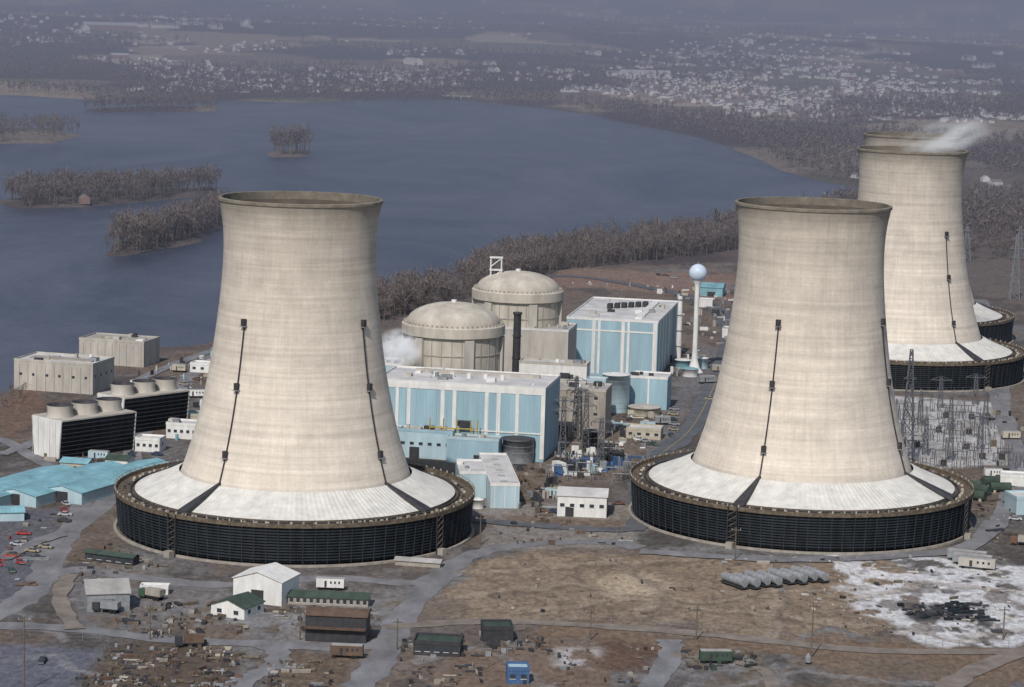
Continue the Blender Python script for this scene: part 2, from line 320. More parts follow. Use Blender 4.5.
# ------------------------------------------------------------------ cooling towers
def tower_mat():
    m=bpy.data.materials.new('tower_concrete'); m.use_nodes=True; n=m.node_tree.nodes; l=m.node_tree.links; b=n['Principled BSDF']
    b.inputs['Roughness'].default_value=.92; b.inputs['Specular IOR Level'].default_value=.15
    tc=n.new('ShaderNodeTexCoord'); sp=n.new('ShaderNodeSeparateXYZ'); l.new(tc.outputs['Object'],sp.inputs[0])
    ny=n.new('ShaderNodeMath'); ny.operation='MULTIPLY'; ny.inputs[1].default_value=-1; l.new(sp.outputs[1],ny.inputs[0])
    at=n.new('ShaderNodeMath'); at.operation='ARCTAN2'; l.new(sp.outputs[0],at.inputs[0]); l.new(ny.outputs[0],at.inputs[1])
    oi=n.new('ShaderNodeObjectInfo')
    def nz(ka,kz,det=5,sc=1,rough=.6):
        a=n.new('ShaderNodeMath');a.operation='MULTIPLY';a.inputs[1].default_value=ka;l.new(at.outputs[0],a.inputs[0])
        z=n.new('ShaderNodeMath');z.operation='MULTIPLY';z.inputs[1].default_value=kz;l.new(sp.outputs[2],z.inputs[0])
        r_=n.new('ShaderNodeMath');r_.operation='MULTIPLY';r_.inputs[1].default_value=50;l.new(oi.outputs['Random'],r_.inputs[0])
        c=n.new('ShaderNodeCombineXYZ');l.new(a.outputs[0],c.inputs[0]);l.new(z.outputs[0],c.inputs[1]);l.new(r_.outputs[0],c.inputs[2])
        t=n.new('ShaderNodeTexNoise');t.inputs['Scale'].default_value=sc;t.inputs['Detail'].default_value=det;t.inputs['Roughness'].default_value=rough;l.new(c.outputs[0],t.inputs['Vector']);return t.outputs[0]
    def rng_(x,a,b_,c,d):
        r=n.new('ShaderNodeMapRange');r.inputs[1].default_value=a;r.inputs[2].default_value=b_;r.inputs[3].default_value=c;r.inputs[4].default_value=d;l.new(x,r.inputs[0]);return r.outputs[0]
    def mul(a,b_):
        r=n.new('ShaderNodeMath');r.operation='MULTIPLY';l.new(a,r.inputs[0]);l.new(b_,r.inputs[1]);return r.outputs[0]
    bands=rng_(nz(.5,.55,6),.32,.68,.82,1.08)
    fine=rng_(nz(22,1.6,5),.3,.7,.93,1.05)
    streak=rng_(nz(30,.05,7,rough=.7),.3,.7,.88,1.06)
    blot=rng_(nz(3.2,.09,7,rough=.68),.3,.7,.84,1.10)
    top=rng_(sp.outputs[2],50,112,1.0,.70)
    rim=rng_(sp.outputs[2],105,112.5,1.0,.64)
    wv=n.new('ShaderNodeMath');wv.operation='PINGPONG';wv.inputs[1].default_value=.9;l.new(sp.outputs[2],wv.inputs[0])
    jl=rng_(wv.outputs[0],0,.15,.96,1)
    f=mul(mul(mul(mul(bands,fine),mul(streak,blot)),mul(top,jl)),rim)
    v=n.new('ShaderNodeVectorMath');v.operation='SCALE';v.inputs[0].default_value=(.70,.625,.53);l.new(f,v.inputs['Scale']);l.new(v.outputs[0],b.inputs['Base Color']);return m
tconc=tower_mat()
skirt=mat('skirt_panels',(.60,.585,.54),.18,.25,.85)
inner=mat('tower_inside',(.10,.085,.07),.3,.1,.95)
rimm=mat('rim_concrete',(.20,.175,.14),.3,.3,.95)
prof=[(40.0,16),(39,20.2),(35.6,29.8),(33.6,36),(31.9,43.5),(30.5,51),(29.2,60),(27.8,69),(26.7,77),(25.9,85),(25.6,91),(25.6,97),(25.9,102),(26.5,107),(27.2,111.6)]
def shell_profile():
    hs=np.array([p[1] for p in prof]);rs=np.array([p[0] for p in prof]); cf=np.polyfit(hs,rs,5); z=np.linspace(16,111.6,60)
    return [(float(np.polyval(cf,q)),float(q)) for q in z]
SP=shell_profile()
def rad(z): return float(np.interp(z,[p[1] for p in SP],[p[0] for p in SP]))
def cooling_tower(px,py,phi):
    b=B(); x,y=P(px,py)
    b.rev(SP,tconc,128)
    rt=SP[-1][0]
    b.rev([(rt,111.6),(rt+.35,111.7),(rt+.35,112.5),(rt-.3,112.8),(rt-.9,112.7),(rt-.8,110)],rimm,128,smooth=False)
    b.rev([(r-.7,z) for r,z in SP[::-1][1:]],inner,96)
    N=180; vs=[];fs=[]
    for j,(r,z) in enumerate([(39.5,20.0),(46.5,16.6),(54.4,13.4)]):
        for k in range(2*N):
            a=2*math.pi*k/(2*N); vs.append((r*math.sin(a),-r*math.cos(a),z+(.13 if k%2 else 0)))
    for j in range(2):
        for k in range(2*N): fs.append((j*2*N+k,j*2*N+(k+1)%(2*N),(j+1)*2*N+(k+1)%(2*N),(j+1)*2*N+k))
    b.add([(q[0],q[1],q[2]) for q in vs],[f[::-1] for f in fs],skirt)
    b.rev([(54.4,13.8),(54.4,12.9),(60.4,12.9),(60.6,14.0),(61.1,14.0),(61.1,12.6)],brown,128,smooth=False)
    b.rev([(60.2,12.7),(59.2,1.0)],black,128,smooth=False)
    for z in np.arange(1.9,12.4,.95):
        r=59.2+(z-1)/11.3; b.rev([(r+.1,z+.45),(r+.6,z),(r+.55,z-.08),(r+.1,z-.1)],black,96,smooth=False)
    b.rev([(60.3,0),(60.3,.7),(61.3,.7),(61.3,0)][::-1],concd,128,smooth=False)
    for k in range(96):
        a=2*math.pi*k/96; s_,c_=math.sin(a),-math.cos(a)
        b.beam((59.7*s_,59.7*c_,.9),(60.6*s_,60.6*c_,12.4),.25,dark)
        rr=57.3+random.uniform(-.5,.5)
        b.box(rr*s_-.45,rr*s_+.45,rr*c_-.45,rr*c_+.45,12.9,13.6,random.choice([concd,brown,tan,dark]),a)
        b.box((60.85)*s_-.2,(60.85)*s_+.2,60.85*c_-.2,60.85*c_+.2,14.0,14.7,tan if k%2 else concd,a)
    b.rev([(60.9,14.9),(61.0,15.0),(60.8,15.0)],brown,96)
    b.rev([(55.4,13.0),(55.4,13.5),(56.0,13.5),(56.0,13.0)],dark,96,smooth=False)
    for q in range(4):
        a=phi+q*math.pi/2; s_,c_=math.sin(a),-math.cos(a)
        zz=list(np.linspace(19,74,16)); pr=None
        for z in zz:
            r=rad(z)+.35; p=(r*s_,r*c_,z)
            if pr: b.beam(pr,p,.36,dark)
            pr=p
        for z in (30,52,73):
            r=rad(z)+.8; b.box(r*s_-.75,r*s_+.75,r*c_-.6,r*c_+.6,z-1.2,z+1.1,dark,a)
            b.box(r*s_-1.1,r*s_+1.1,r*c_-.9,r*c_+.9,z-1.4,z-1.2,steel,a)
        tx,ty=math.cos(a),math.sin(a)
        def pt(r,z,o): return (r*s_+tx*o,r*c_+ty*o,z)
        b.hexa([pt(38.5,20.3,-.5),pt(38.5,20.3,.5),pt(57,12.9,2.1),pt(57,12.9,-2.1),pt(38.6,21.0,-.4),pt(38.6,21.0,.4),pt(57,14.3,1.8),pt(57,14.3,-1.8)],dark)
        b.beam(pt(61.6,0,-1.6),pt(61.6,14,-1.6),.3,dark); b.beam(pt(61.6,0,1.6),pt(61.6,14,1.6),.3,dark)
        for z in range(1,13,2): b.beam(pt(61.6,z,-1.6),pt(61.6,z+2,1.6),.2,brown)
        b.box(62.6*s_-1.2,62.6*s_+1.2,62.6*c_-1.2,62.6*c_+1.2,0,2.0,concd,a)
    return b.done('cooling_tower',(x,y,0))
cooling_tower(295,527,math.radians(-35)); cooling_tower(799,517,math.radians(-28)); cooling_tower(901,373,math.radians(33)); cooling_tower(903,335,math.radians(20))
# ------------------------------------------------------------------ buildings
PY=math.radians(10)
def place(x0,x1,yb,yaw,tilt=True):
    s=SC((x0+x1)/2,yb); wdt=(x1-x0)/s/max(.3,math.cos(yaw)); return P(x0,yb),wdt,s
def building(name,x0,x1,yb,hp,dep,wall,roof,yaw=PY,stripes=(),band=None,gable=None,win=0,par=.9,doors=(),extra=None,roofkit=0):
    loc,W,s=place(x0,x1,yb,yaw); h=hp/s; b=B()
    b.box(0,W,0,dep,0,h,wall)
    if gable: b.gable(0,W,0,dep,h+.003,h+gable[1],roof,wall,gable[0])
    else:
        b.box(.3,W-.3,.3,dep-.3,h+.003,h+.25,roof)
        for q in ((-.1,W+.1,-.1,.3),(-.1,W+.1,dep-.3,dep+.1),(-.1,.3,.3,dep-.3),(W-.3,W+.1,.3,dep-.3)): b.box(q[0],q[1],q[2],q[3],h-.25 if par>.3 else h,h+par,band or wall)
    for t,wf in stripes: b.box(W*t-wf/2,W*t+wf/2,-.14,-.003,h*.04,h-.3,white)
    if win:
        rows,cols=win if isinstance(win,tuple) else (1,win)
        for r in range(rows):
            for c in range(cols):
                cx=W*(c+.5)/cols; cz=h*(r+.55)/rows; ww=min(1.6,W/cols*.5)
                b.box(cx-ww/2,cx+ww/2,-.06,-.003,cz-.6,cz+.6,glass); b.box(cx-ww/2-.12,cx+ww/2+.12,-.1,-.063,cz-.75,cz-.62,white)
        nd=max(1,int(dep/5))
        for c in range(nd):
            cy=dep*(c+.5)/nd; cz=h*.6; b.box(W+.003,W+.06,cy-.7,cy+.7,cz-.6,cz+.6,glass)
    for t,dw,dh in doors: b.box(W*t-dw/2,W*t+dw/2,-.08,-.003,0,dh,dark)
    rr=random.Random(int(x0*7+yb))
    for k in range(roofkit):
        cx=rr.uniform(.08,.92)*W; cy=rr.uniform(.12,.88)*dep; a=rr.uniform(.6,2.2); c=rr.uniform(.6,2.0); hh=rr.uniform(.6,2)
        mm=rr.choice([steel,white,dark,conc])
        if rr.random()<.35: b.cyl(cx,cy,h+.25,h+.25+hh,a*.5,a*.5,mm,10)
        else: b.box(cx-a,cx+a,cy-c,cy+c,h+.25,h+.25+hh,mm)
    if extra: extra(b,W,dep,h)
    return b.done(name,loc,yaw)
def ex_rear(b,W,dep,h):
    for k in range(6): b.box(W*.30+k*3.2,W*.30+k*3.2+2.3,dep*.5+k*3,dep*.5+k*3+6,h+.25,h+2.6,dark)
    b.box(W*.72,W*.80,dep*.1,dep*.9,h+.25,h+1.2,white)
    for t in (.1,.26,.38,.55,.9): b.box(W+.003,W+.14,dep*t-1,dep*t+1,1,h-.4,white)
    b.box(W*.05,W*.95,-.2,-.145,h*.80,h*.83,white)
building('turbine_hall',565,655,374,56,88,blue,wroof,stripes=((.30,1.6),(.36,1.2),(.62,1.6),(.68,1.2),(.97,2)),band=white,extra=ex_rear,roofkit=14)
def ex_front(b,W,dep,h):
    b.box(0.2,W-.2,-.2,-.003,h-2.2,h-.2,white)
    for t in np.linspace(.06,.97,16): b.box(W*t-.06,W*t+.06,-.26,-.205,0.3,h-3,blue2)
    b.box(W*.02,W*.98,-.35,-.265,h*.38,h*.40,white)
    b.box(W*.34,W*.62,-4.0,-.4,h*.30,h*.33,dark); b.box(W*.30,W*.36,-2.5,-.4,h*.33,h*.42,dark); b.box(W*.5,W*.57,-2.8,-.4,h*.45,h*.52,dark)
    for t in (.34,.42,.5,.58,.62): b.beam((W*t,-3.8,h*.3),(W*t,-3.8,h*.55),.35,yellow)
    b.beam((W*.34,-3.8,h*.42),(W*.62,-3.8,h*.42),.4,yellow)
    for k in range(5): b.cyl(W*(.3+.1*k),dep*.5,h+.25,h+2.2,1,1,white,12)
    b.box(W*.15,W*.9,dep*.72,dep*.78,h+.25,h+1.6,conc)
building('turbine_building',374,542,452,72,37,blue,wroof,stripes=((.13,1.4),(.20,1.4),(.40,1.5),(.47,1.5),(.66,1.5),(.73,1.5),(.84,1.5),(.99,1.6)),band=white,extra=ex_front,roofkit=14)
building('annex_building',398,452,457,27,9,blue2,groof,band=blue,roofkit=4,win=6,doors=((.3,4,4.5),))
building('annex_building',446,498,462,24,8,blue,groof,band=blue2,roofkit=3,doors=((.6,3,3.5),))
def ex_l(b,W,dep,h):
    for k in range(5): b.box(W*.38,W*.62,dep*(.08+.18*k),dep*(.11+.18*k),h+.25,h+.6,groof)
    for t in (.15,.5,.85): b.box(W*t-.1,W*t+.1,-.05,-.003,0,h,white)
    for k in range(10): b.box(-.05,-.003,dep*(k+.5)/10-.1,dep*(k+.5)/10+.1,0,h,white)
building('service_building',490,519,508,23,60,blue2,wroof,yaw=math.radians(-5),band=white,extra=ex_l)
building('service_building',459,486,498,25,24,blue2,wroof,yaw=math.radians(-5),band=white,roofkit=3)
building('auxiliary_building',500,566,392,64,26,conc,groof,roofkit=12,band=wroof)
building('auxiliary_building',518,585,404,42,10,white,wroof,roofkit=5,band=conc)
building('fuel_handling_building',545,604,436,48,18,concd,groof,roofkit=12,band=conc,doors=((.3,4,5),(.7,3,3.5)),win=(3,3))
building('control_building',520,572,424,46,12,conc,wroof,roofkit=9)
building('control_building',585,604,420,40,8,blue2,wroof)
building('intermediate_building',376,404,402,38,18,blue2,wroof,band=white,roofkit=5)
building('intermediate_building',500,545,378,46,14,blue2,wroof,band=white,roofkit=5)
building('heat_exchanger_building',629,666,408,31,16,blue,wroof,band=white,roofkit=3,stripes=((.5,.8),))
building('maintenance_shop',557,606,516,21,16,white,wroof,yaw=math.radians(4),gable=('x',1.6),win=5,doors=((.25,3,3.5),))
building('maintenance_shed',700,722,296,9,20,cyan,cyan,gable=('x',2),doors=((.5,5,3),))
building('maintenance_shed',697,712,307,6,12,white,wroof)
building('storage_shed',626,660,438,9,10,tan,wroof,win=4); building('storage_shed',722,735,338,8,12,white,groof)
def ex_pump(b,W,dep,h):
    for k in range(9): b.box(W*(k+.5)/9-.5,W*(k+.5)/9+.5,-.3,-.003,0,h-1,conc)
    b.box(W*.1,W*.9,dep*.3,dep*.6,h+.25,h+.8,concd)
building('river_pump_house',14,96,389,29,24,conc,wroof,yaw=math.radians(14),extra=ex_pump,roofkit=6,win=(1,6))
building('river_pump_house',79,146,363,24,20,conc,groof,yaw=math.radians(14),extra=ex_pump,roofkit=6)
building('warehouse',42,85,500,12,62,blue2,cyan,yaw=math.radians(24),gable=('y',2.0),doors=((.5,5,4),))
building('warehouse',-8,40,502,11,62,blue2,cyan,yaw=math.radians(24),gable=('y',2.0),doors=((.5,5,4),))
building('warehouse',-62,-10,506,11,62,blue2,cyan,yaw=math.radians(24),gable=('y',2.0))
building('long_shed',-20,22,522,9,10,blue2,cyan,yaw=math.radians(-15),gable=('x',1.2))
building('office_building',166,204,438,14,10,white,wroof,win=6,roofkit=3); building('office_building',135,160,451,12,8,white,wroof,win=4)
building('office_building',181,214,425,10,9,tan,cyan,win=5)
building('storage_shed',105,128,466,7,9,white,greenr,gable=('x',1.2)); building('storage_shed',200,222,410,8,8,white,wroof)
building('storage_shed',60,88,470,8,8,tan,cyan,gable=('x',1.3)); building('storage_shed',190,215,372,8,8,white,wroof,win=3)
building('storage_shed',158,180,408,7,7,tan,wroof)
building('white_barn',233,283,601,24,13,white,white,yaw=math.radians(18),gable=('y',2.6),doors=((.5,4,4.2),))
building('shed_house',211,246,615,11,11,white,greenr,yaw=math.radians(25),gable=('y',2.2),win=2)
building('storage_barn',87,128,612,18,14,steel,groof,yaw=math.radians(-15),gable=('x',2.8),doors=((.5,3.5,3.5),(.2,1.2,2.2)))
building('long_barracks',288,368,604,8,7,concd,greenr,yaw=math.radians(3),gable=('x',1.2),win=12)
def ex_ware(b,W,dep,h):
    for k in range(7): b.box(W*k/7+.2,W*(k+1)/7-.3,-.07,-.003,.2,h*.45,dark); 
    b.box(0,W,-1.6,-.01,h*.52,h*.58,brownr)
building('lumber_shed',305,366,641,27,9,dark,brownr,yaw=math.radians(4),gable=('x',1.2),extra=ex_ware)
building('storage_shed',413,460,655,12,9,dark,greenr,yaw=math.radians(4),win=5); building('storage_shed',483,513,642,13,8,dark,greenr,yaw=math.radians(-6),doors=((.5,3,2.6),))
building('site_office',85,136,560,8,4,dark,greenr,yaw=math.radians(22),gable=('x',.8),win=5)
building('site_office',140,168,594,6,4,white,wroof,yaw=math.radians(0),win=3)
building('portable_office',507,529,684,14,6,bluep,blue2,yaw=math.radians(-4),win=2,doors=((.8,1,2.1),))
building('storage_shed',395,440,565,5,4,concd,groof,gable=('x',.8)); 
building('storage_shed',1016,1060,515,16,12,blue2,wroof,yaw=math.radians(-10)); building('storage_shed',1000,1040,486,10,8,white,wroof)
def trailer(px,py,L=12,yaw=0,m=white):
    b=B(); b.box(0,L,0,2.6,.9,3.6,m); b.box(.2,L-.2,.1,2.5,3.603,3.72,groof)
    for x in (L*.7,L*.8,L*.12):
        for yy in (-.02,2.22): b.hcyl((x,yy,.5),(x,yy+.4,.5),.5,rubber,10)
    b.box(L,L+1.2,1.1,1.5,.7,.9,dark); b.box(L*.3,L*.38,-.05,-.003,1,3,dark)
    for k in range(3): b.box(L*(.5+.15*k),L*(.56+.15*k),-.05,-.003,2.1,2.9,glass)
    b.done('trailer',P(px,py),math.radians(yaw))
for t in [(316,590,8.5,2),(947,560,13,20,steel),(952,564,13,20,steel),(958,568,12,20,conc),(120,396,8,10),(130,388,8,10),(186,398,9,-10),(330,658,9,3,brownr),(700,664,9,-5,greenr)]: trailer(*t)
for i,(px,py) in enumerate([(196,370),(206,367),(640,430),(655,425),(545,498),(110,440),(88,460),(150,405),(172,372),(985,478),(1003,440),(700,384),(712,372)]): trailer(px,py,random.uniform(5,9),random.uniform(-25,25),random.choice([white,concd,tan,blue2,steel]))
for k in range(8):
    b=B(); L=11.5
    b.box(0,L,0,2.7,.55,.95,dark); b.hcyl((.3,1.35,2.25),(L-.3,1.35,2.25),1.35,steel,16); b.cyl(L/2,1.35,3.45,4.0,.5,.5,steel,10)
    for x in (1.2,2.8,L-2.8,L-1.2):
        for yy in (.1,2.3): b.hcyl((x,yy,.48),(x,yy+.25,.48),.48,rubber,10)
    b.done('tank_car',P(720+k*11.5,583-k*1.1+ (k%2)*1.2),math.radians(58+random.uniform(-5,5)))
def containment(px,py,r,hc,hd,name='reactor_containment',crane=False):
    b=B(); 
    b.rev([(r-1.4,0),(r-1.4,hc-4.5)],dome_m,72); b.rev([(r-1.4,hc-4.5),(r,hc-4.0),(r,hc),(r-.8,hc+.6),(r-2.2,hc+.6)],dome_m,72,smooth=False)
    pr=[((r-2.2)*math.cos(t),hc+.6+hd*math.sin(t)) for t in np.linspace(0,math.pi/2,14)]; b.rev(pr,dome_m,72)
    for k in range(6):
        a=k*math.pi/3+.35; s_,c_=math.sin(a),-math.cos(a); b.box((r-1)*s_-2,(r-1)*s_+2,(r-1)*c_-.9,(r-1)*c_+.9,0,hc-4.6,conc,a)
    for k in range(60):
        a=2*math.pi*k/60; s_,c_=math.sin(a),-math.cos(a); b.box((r-1)*s_-.35,(r-1)*s_+.35,(r-.95)*c_-.3,(r-.95)*c_+.3,hc+.6,hc+1.3,concd,a)
        if k%2==0: b.box((r-1.3)*s_-.15,(r-1.3)*s_+.15,(r-1.3)*c_-.12,(r-1.3)*c_+.12,2,hc-5,concd,a)
    for z in (hc-12,hc-20,hc-28): b.rev([(r-1.38,z),(r-1.15,z+.1),(r-1.15,z+.5),(r-1.38,z+.6)],concd,72,smooth=False)
    b.cyl(0,0,hc+hd+.4,hc+hd+1.6,1.2,1.2,white,12)
    if crane:
        for x in (-13,-8):
            for y in (-3,1): b.beam((x,y,hc),(x,y,hc+15),.5,white)
        for z in (5,9,14.8):
            b.box(-13.6,-7.4,-3.5,1.5,hc+z,hc+z+.4,white); b.beam((-13,-3,hc+z-4),(-8,-3,hc+z),.35,white)
    b.done(name,P(px,py))
containment(451,421,22.2,42.5,8.6); containment(515,385,21.6,45.5,8.2,crane=True)
def simple(name,px,py,fn,yaw=0): b=B(); fn(b); return b.done(name,P(px,py),yaw)
simple('vent_stack',515,402,lambda b:(b.cyl(0,0,0,41,1.9,1.7,dark,20,capm=dark),b.rev([(1.9,40),(2.1,40.2),(2.1,41),(1.7,41.1)],dark,20),[b.rev([(1.95,z),(2.1,z+.1),(2.1,z+.4),(1.9,z+.5)],dark,16) for z in (10,20,30)]))
simple('white_vent_stack',678,362,lambda b:(b.cyl(0,0,0,34,1.5,1.2,white,16,capm=dark),[b.rev([(1.5,z),(1.75,z+.1),(1.75,z+.4),(1.5,z+.5)],steel,16) for z in (8,16,24,32)]))
def wt(b):
    b.rev([(4.5,0),(2.6,2.5),(1.5,7),(1.25,12),(1.2,42),(1.5,44),(2.6,46)],white,24)
    b.rev([(4.4*math.cos(t),49.6+4.4*math.sin(t)) for t in np.linspace(-1.15,math.pi/2,16)],mat('sphere_paint',(.52,.60,.70),.08,.3,.4),28)
    b.cyl(0,0,53.9,55,.25,.25,steel,6)
simple('water_tower',694,372,wt)
def tank(b,r,h,m,dm=None,cone=.8):
    b.rev([(r,0),(r,h),(r+.15,h),(r+.15,h+.2)],m,32,smooth=True); b.rev([(r+.15,h+.2),(r*.5,h+.2+cone*.6),(0.01,h+.2+cone)],dm or m,32)
    for z in np.arange(2,h,2.4): b.rev([(r,z),(r+.05,z+.05),(r+.05,z+.12),(r,z+.17)],steel,32)
    for k in range(12): b.beam((r+.2,0.3*math.sin(k),k*h/12),(r+.2,-.3,(k+1)*h/12),.12,dark)
simple('storage_tank',615,411,lambda b:tank(b,6.1,16.5,blue2,white))
simple('storage_tank',518,462,lambda b:tank(b,6.2,9.5,steel,dark)); simple('storage_tank',644,414,lambda b:tank(b,7.2,3.2,tan,conc))
simple('storage_tank',683,368,lambda b:tank(b,4.2,4,cyan,white)); simple('storage_tank',690,376,lambda b:tank(b,3.8,3.6,white,cyan)); simple('storage_tank',701,368,lambda b:tank(b,3.6,5,blue2,white))
simple('storage_tank',590,448,lambda b:tank(b,3,7,dark)); simple('storage_tank',478,508,lambda b:tank(b,2,3,white))
for q in [(970,490),(980,494),(990,486),(1000,492),(975,500)]: simple('oil_tank',*q,lambda b:(b.hcyl((-4,0,2),(4,0,2),1.8,greenr,14),b.box(-3,-2,-1.5,1.5,0,1,conc),b.box(2,3,-1.5,1.5,0,1,conc)),random.uniform(-1,1))
def mdt(px,py,W,L,h,nf,yaw):
    b=B(); t=1.6
    b.hexa([(t,0,0),(W-t,0,0),(W-t,L,0),(t,L,0),(0,0,h),(W,0,h),(W,L,h),(0,L,h)],black)
    for y0,y1 in ((-.5,-.003),(L+.003,L+.5)): b.hexa([(t-.2,y0,0),(W-t+.2,y0,0),(W-t+.2,y1,0),(t-.2,y1,0),(-.2,y0,h+.3),(W+.2,y0,h+.3),(W+.2,y1,h+.3),(-.2,y1,h+.3)],white)
    b.box(-.3,W+.3,0,L,h+.003,h+.6,conc)
    for k in range(1,9):
        z=h*k/9; o=t*(1-z/h); b.box(W-o,W-o+.45,.1,L-.1,z,z+.2,dark); b.box(o-.45,o,.1,L-.1,z,z+.2,dark)
    for k in range(nf):
        cy=L*(k+.5)/nf; b.rev([(W*.30,h+.6),(W*.27,h+2.5),(W*.29,h+5)],conc,28,(W/2,cy)); b.rev([(W*.29,h+5),(W*.26,h+5),(W*.24,h+1)],dark,28,(W/2,cy))
        b.cyl(W/2,cy,h+.6,h+3.4,.9,.9,dark,10); 
        for a in range(4): b.beam((W/2,cy,h+3.4),(W/2+W*.25*math.cos(a*1.57+k),cy+W*.25*math.sin(a*1.57+k),h+3.4),.5,dark)
    for k in range(5): b.box(W*k/5+.3,W*k/5+.5,-.6,-.503,0.3,h,conc)
    b.done('mechanical_draft_cooling_tower',P(px,py),math.radians(yaw))
mdt(33,454,18,36,15,3,42); mdt(98,430,17,34,15,3,42)
# ------------------------------------------------------------------ lattice towers, poles, substation
def lattice(b,x,y,h,w0,w1,arms=(),t=.32,z0=0,m=steel):
    n_=max(3,int(h/((w0+w1)*.75)))
    def c(z,sx,sy): k=w0+(w1-w0)*(z/h); return (x+sx*k/2,y+sy*k/2,z0+z)
    zs=[h*(1-(1-i/n_)**1.15) for i in range(n_+1)]
    cr=[(-1,-1),(1,-1),(1,1),(-1,1)]
    for i in range(n_):
        for k in range(4):
            a_=cr[k];b_=cr[(k+1)%4]
            b.beam(c(zs[i],*a_),c(zs[i+1],*a_),t,m); b.beam(c(zs[i],*a_),c(zs[i+1],*b_),t*.6,m); b.beam(c(zs[i],*b_),c(zs[i+1],*a_),t*.6,m); b.beam(c(zs[i+1],*a_),c(zs[i+1],*b_),t*.6,m)
    for za,la in arms:
        for s_ in (-1,1):
            b.beam((x,y-w1/2,z0+za),(x+s_*la,y,z0+za),t*.8,m); b.beam((x,y+w1/2,z0+za),(x+s_*la,y,z0+za),t*.8,m); b.beam((x,y,z0+za+1.8),(x+s_*la,y,z0+za),t*.7,m); b.beam((x+s_*la,y,z0+za),(x+s_*la,y,z0+za-1.6),.2,dark)
lead=mat('weathered_lattice_steel',(.12,.125,.14),.3,.5,.6)
for px,py,h,mm in [(906,462,46,lead),(966,262,26,steel),(1014,300,42,steel),(1019,258,24,steel),(958,300,20,steel)]:
    simple('transmission_tower',px,py,lambda b:lattice(b,0,0,h,5.5 if mm is lead else 6,1.0,((h-3,3.5),(h-9,4.5),(h-15,3.5)) if mm is steel else ((h-12,2.5),),.27,m=mm))
for px,py,h in [(562,466,27),(585,452,24),(600,470,20),(575,440,26),(548,450,20)]:
    simple('switchyard_gantry',px,py,lambda b:(lattice(b,0,0,h,3,1.2,((h-1,4),(h-5,4)),.26,m=lead)))
for px,py,h in [(925,455,16),(950,460,16),(980,450,15),(920,425,15),(950,430,15),(985,425,15),(940,408,14),(975,405,14)]:
    simple('switchyard_gantry',px,py,lambda b:(lattice(b,0,0,h,2.4,1.0,((h-1,5),),.18,m=lead)))
def yard(b,W,Dp,nx,ny,h,t=.26,m=steel):
    for i in range(nx):
        for j in range(ny):
            x=W*i/(nx-1)+random.uniform(-1.2,1.2);y=Dp*j/(ny-1)+random.uniform(-2,2); hh=h*random.choice([.4,.6,.8,1])
            b.beam((x,y,0),(x,y,hh),t,m); b.beam((x+1.2,y,0),(x+.2,y,hh),t*.7,m)
            if i<nx-1 and random.random()<.6: b.beam((x,y,hh),(x+W/(nx-1),y,hh),t,m)
            if random.random()<.7:
                for k in range(3): b.cyl(x+2+k*1.5,y+2,0,1.6,.15,.15,lead,6); b.cyl(x+2+k*1.5,y+2,1.6,3.2,.2,.13,brown,8)
            if random.random()<.35: b.box(x+3,x+5.5,y+5,y+6.6,0,2.2,random.choice([steel,dark,dark])); b.cyl(x+3.8,y+6,2.2,3.2,.25,.25,brown,6); b.cyl(x+4.8,y+6,2.2,3.2,.25,.25,brown,6)
            if j<ny-1 and random.random()<.6: b.beam((x,y,hh),(x,y+Dp/(ny-1),hh-.4),.1,dark)
simple('electrical_substation',902,466,lambda b:yard(b,44,140,8,8,9,.24,lead),math.radians(4))
simple('switchyard',548,478,lambda b:yard(b,34,36,5,4,8,.3),math.radians(8))
def transf(b):
    b.box(-3,3,-1.8,1.8,.3,4.2,bluep if random.random()<.3 else dark); b.box(-4,4,-2.6,2.6,0,.3,conc)
    for k in range(8): b.box(-2.8+k*.75,-2.5+k*.75,-2.5,-1.81,.6,3.8,dark)
    for k in (-2,0,2): b.cyl(k,0,4.2,6.4,.35,.2,brown,8)
    b.hcyl((-2.5,1.2,5),(2.5,1.2,5),.6,steel,10)
for q in [(560,470),(574,472),(588,468),(602,466),(616,462),(608,455)]: simple('transformer',*q,transf,.15)
def pole(b,h=15):
    b.cyl(0,0,0,h,.24,.16,wood,8); b.beam((-1.6,0,h-1),(1.6,0,h-1),.22,wood)
    for x in (-1.4,0,1.4): b.cyl(x,0,h-.9,h-.4,.12,.08,conc,6)
for px,py,h in [(811,658,16),(24,692,20),(397,650,9),(696,640,10),(1003,640,10),(220,340,15),(628,300,14),(480,545,10),(300,640,9),(590,640,9),(735,560,11),(150,640,10)]: simple('utility_pole',px,py,lambda b:pole(b,h))
simple('metal_dome_hopper',808,664,lambda b:(b.cyl(0,0,.6,2,.9,.9,steel,12),b.cyl(0,0,2,3,.9,.2,steel,12),[b.beam((x,y,0),(x,y,.8),.15,dark) for x in(-.6,.6) for y in (-.6,.6)]))
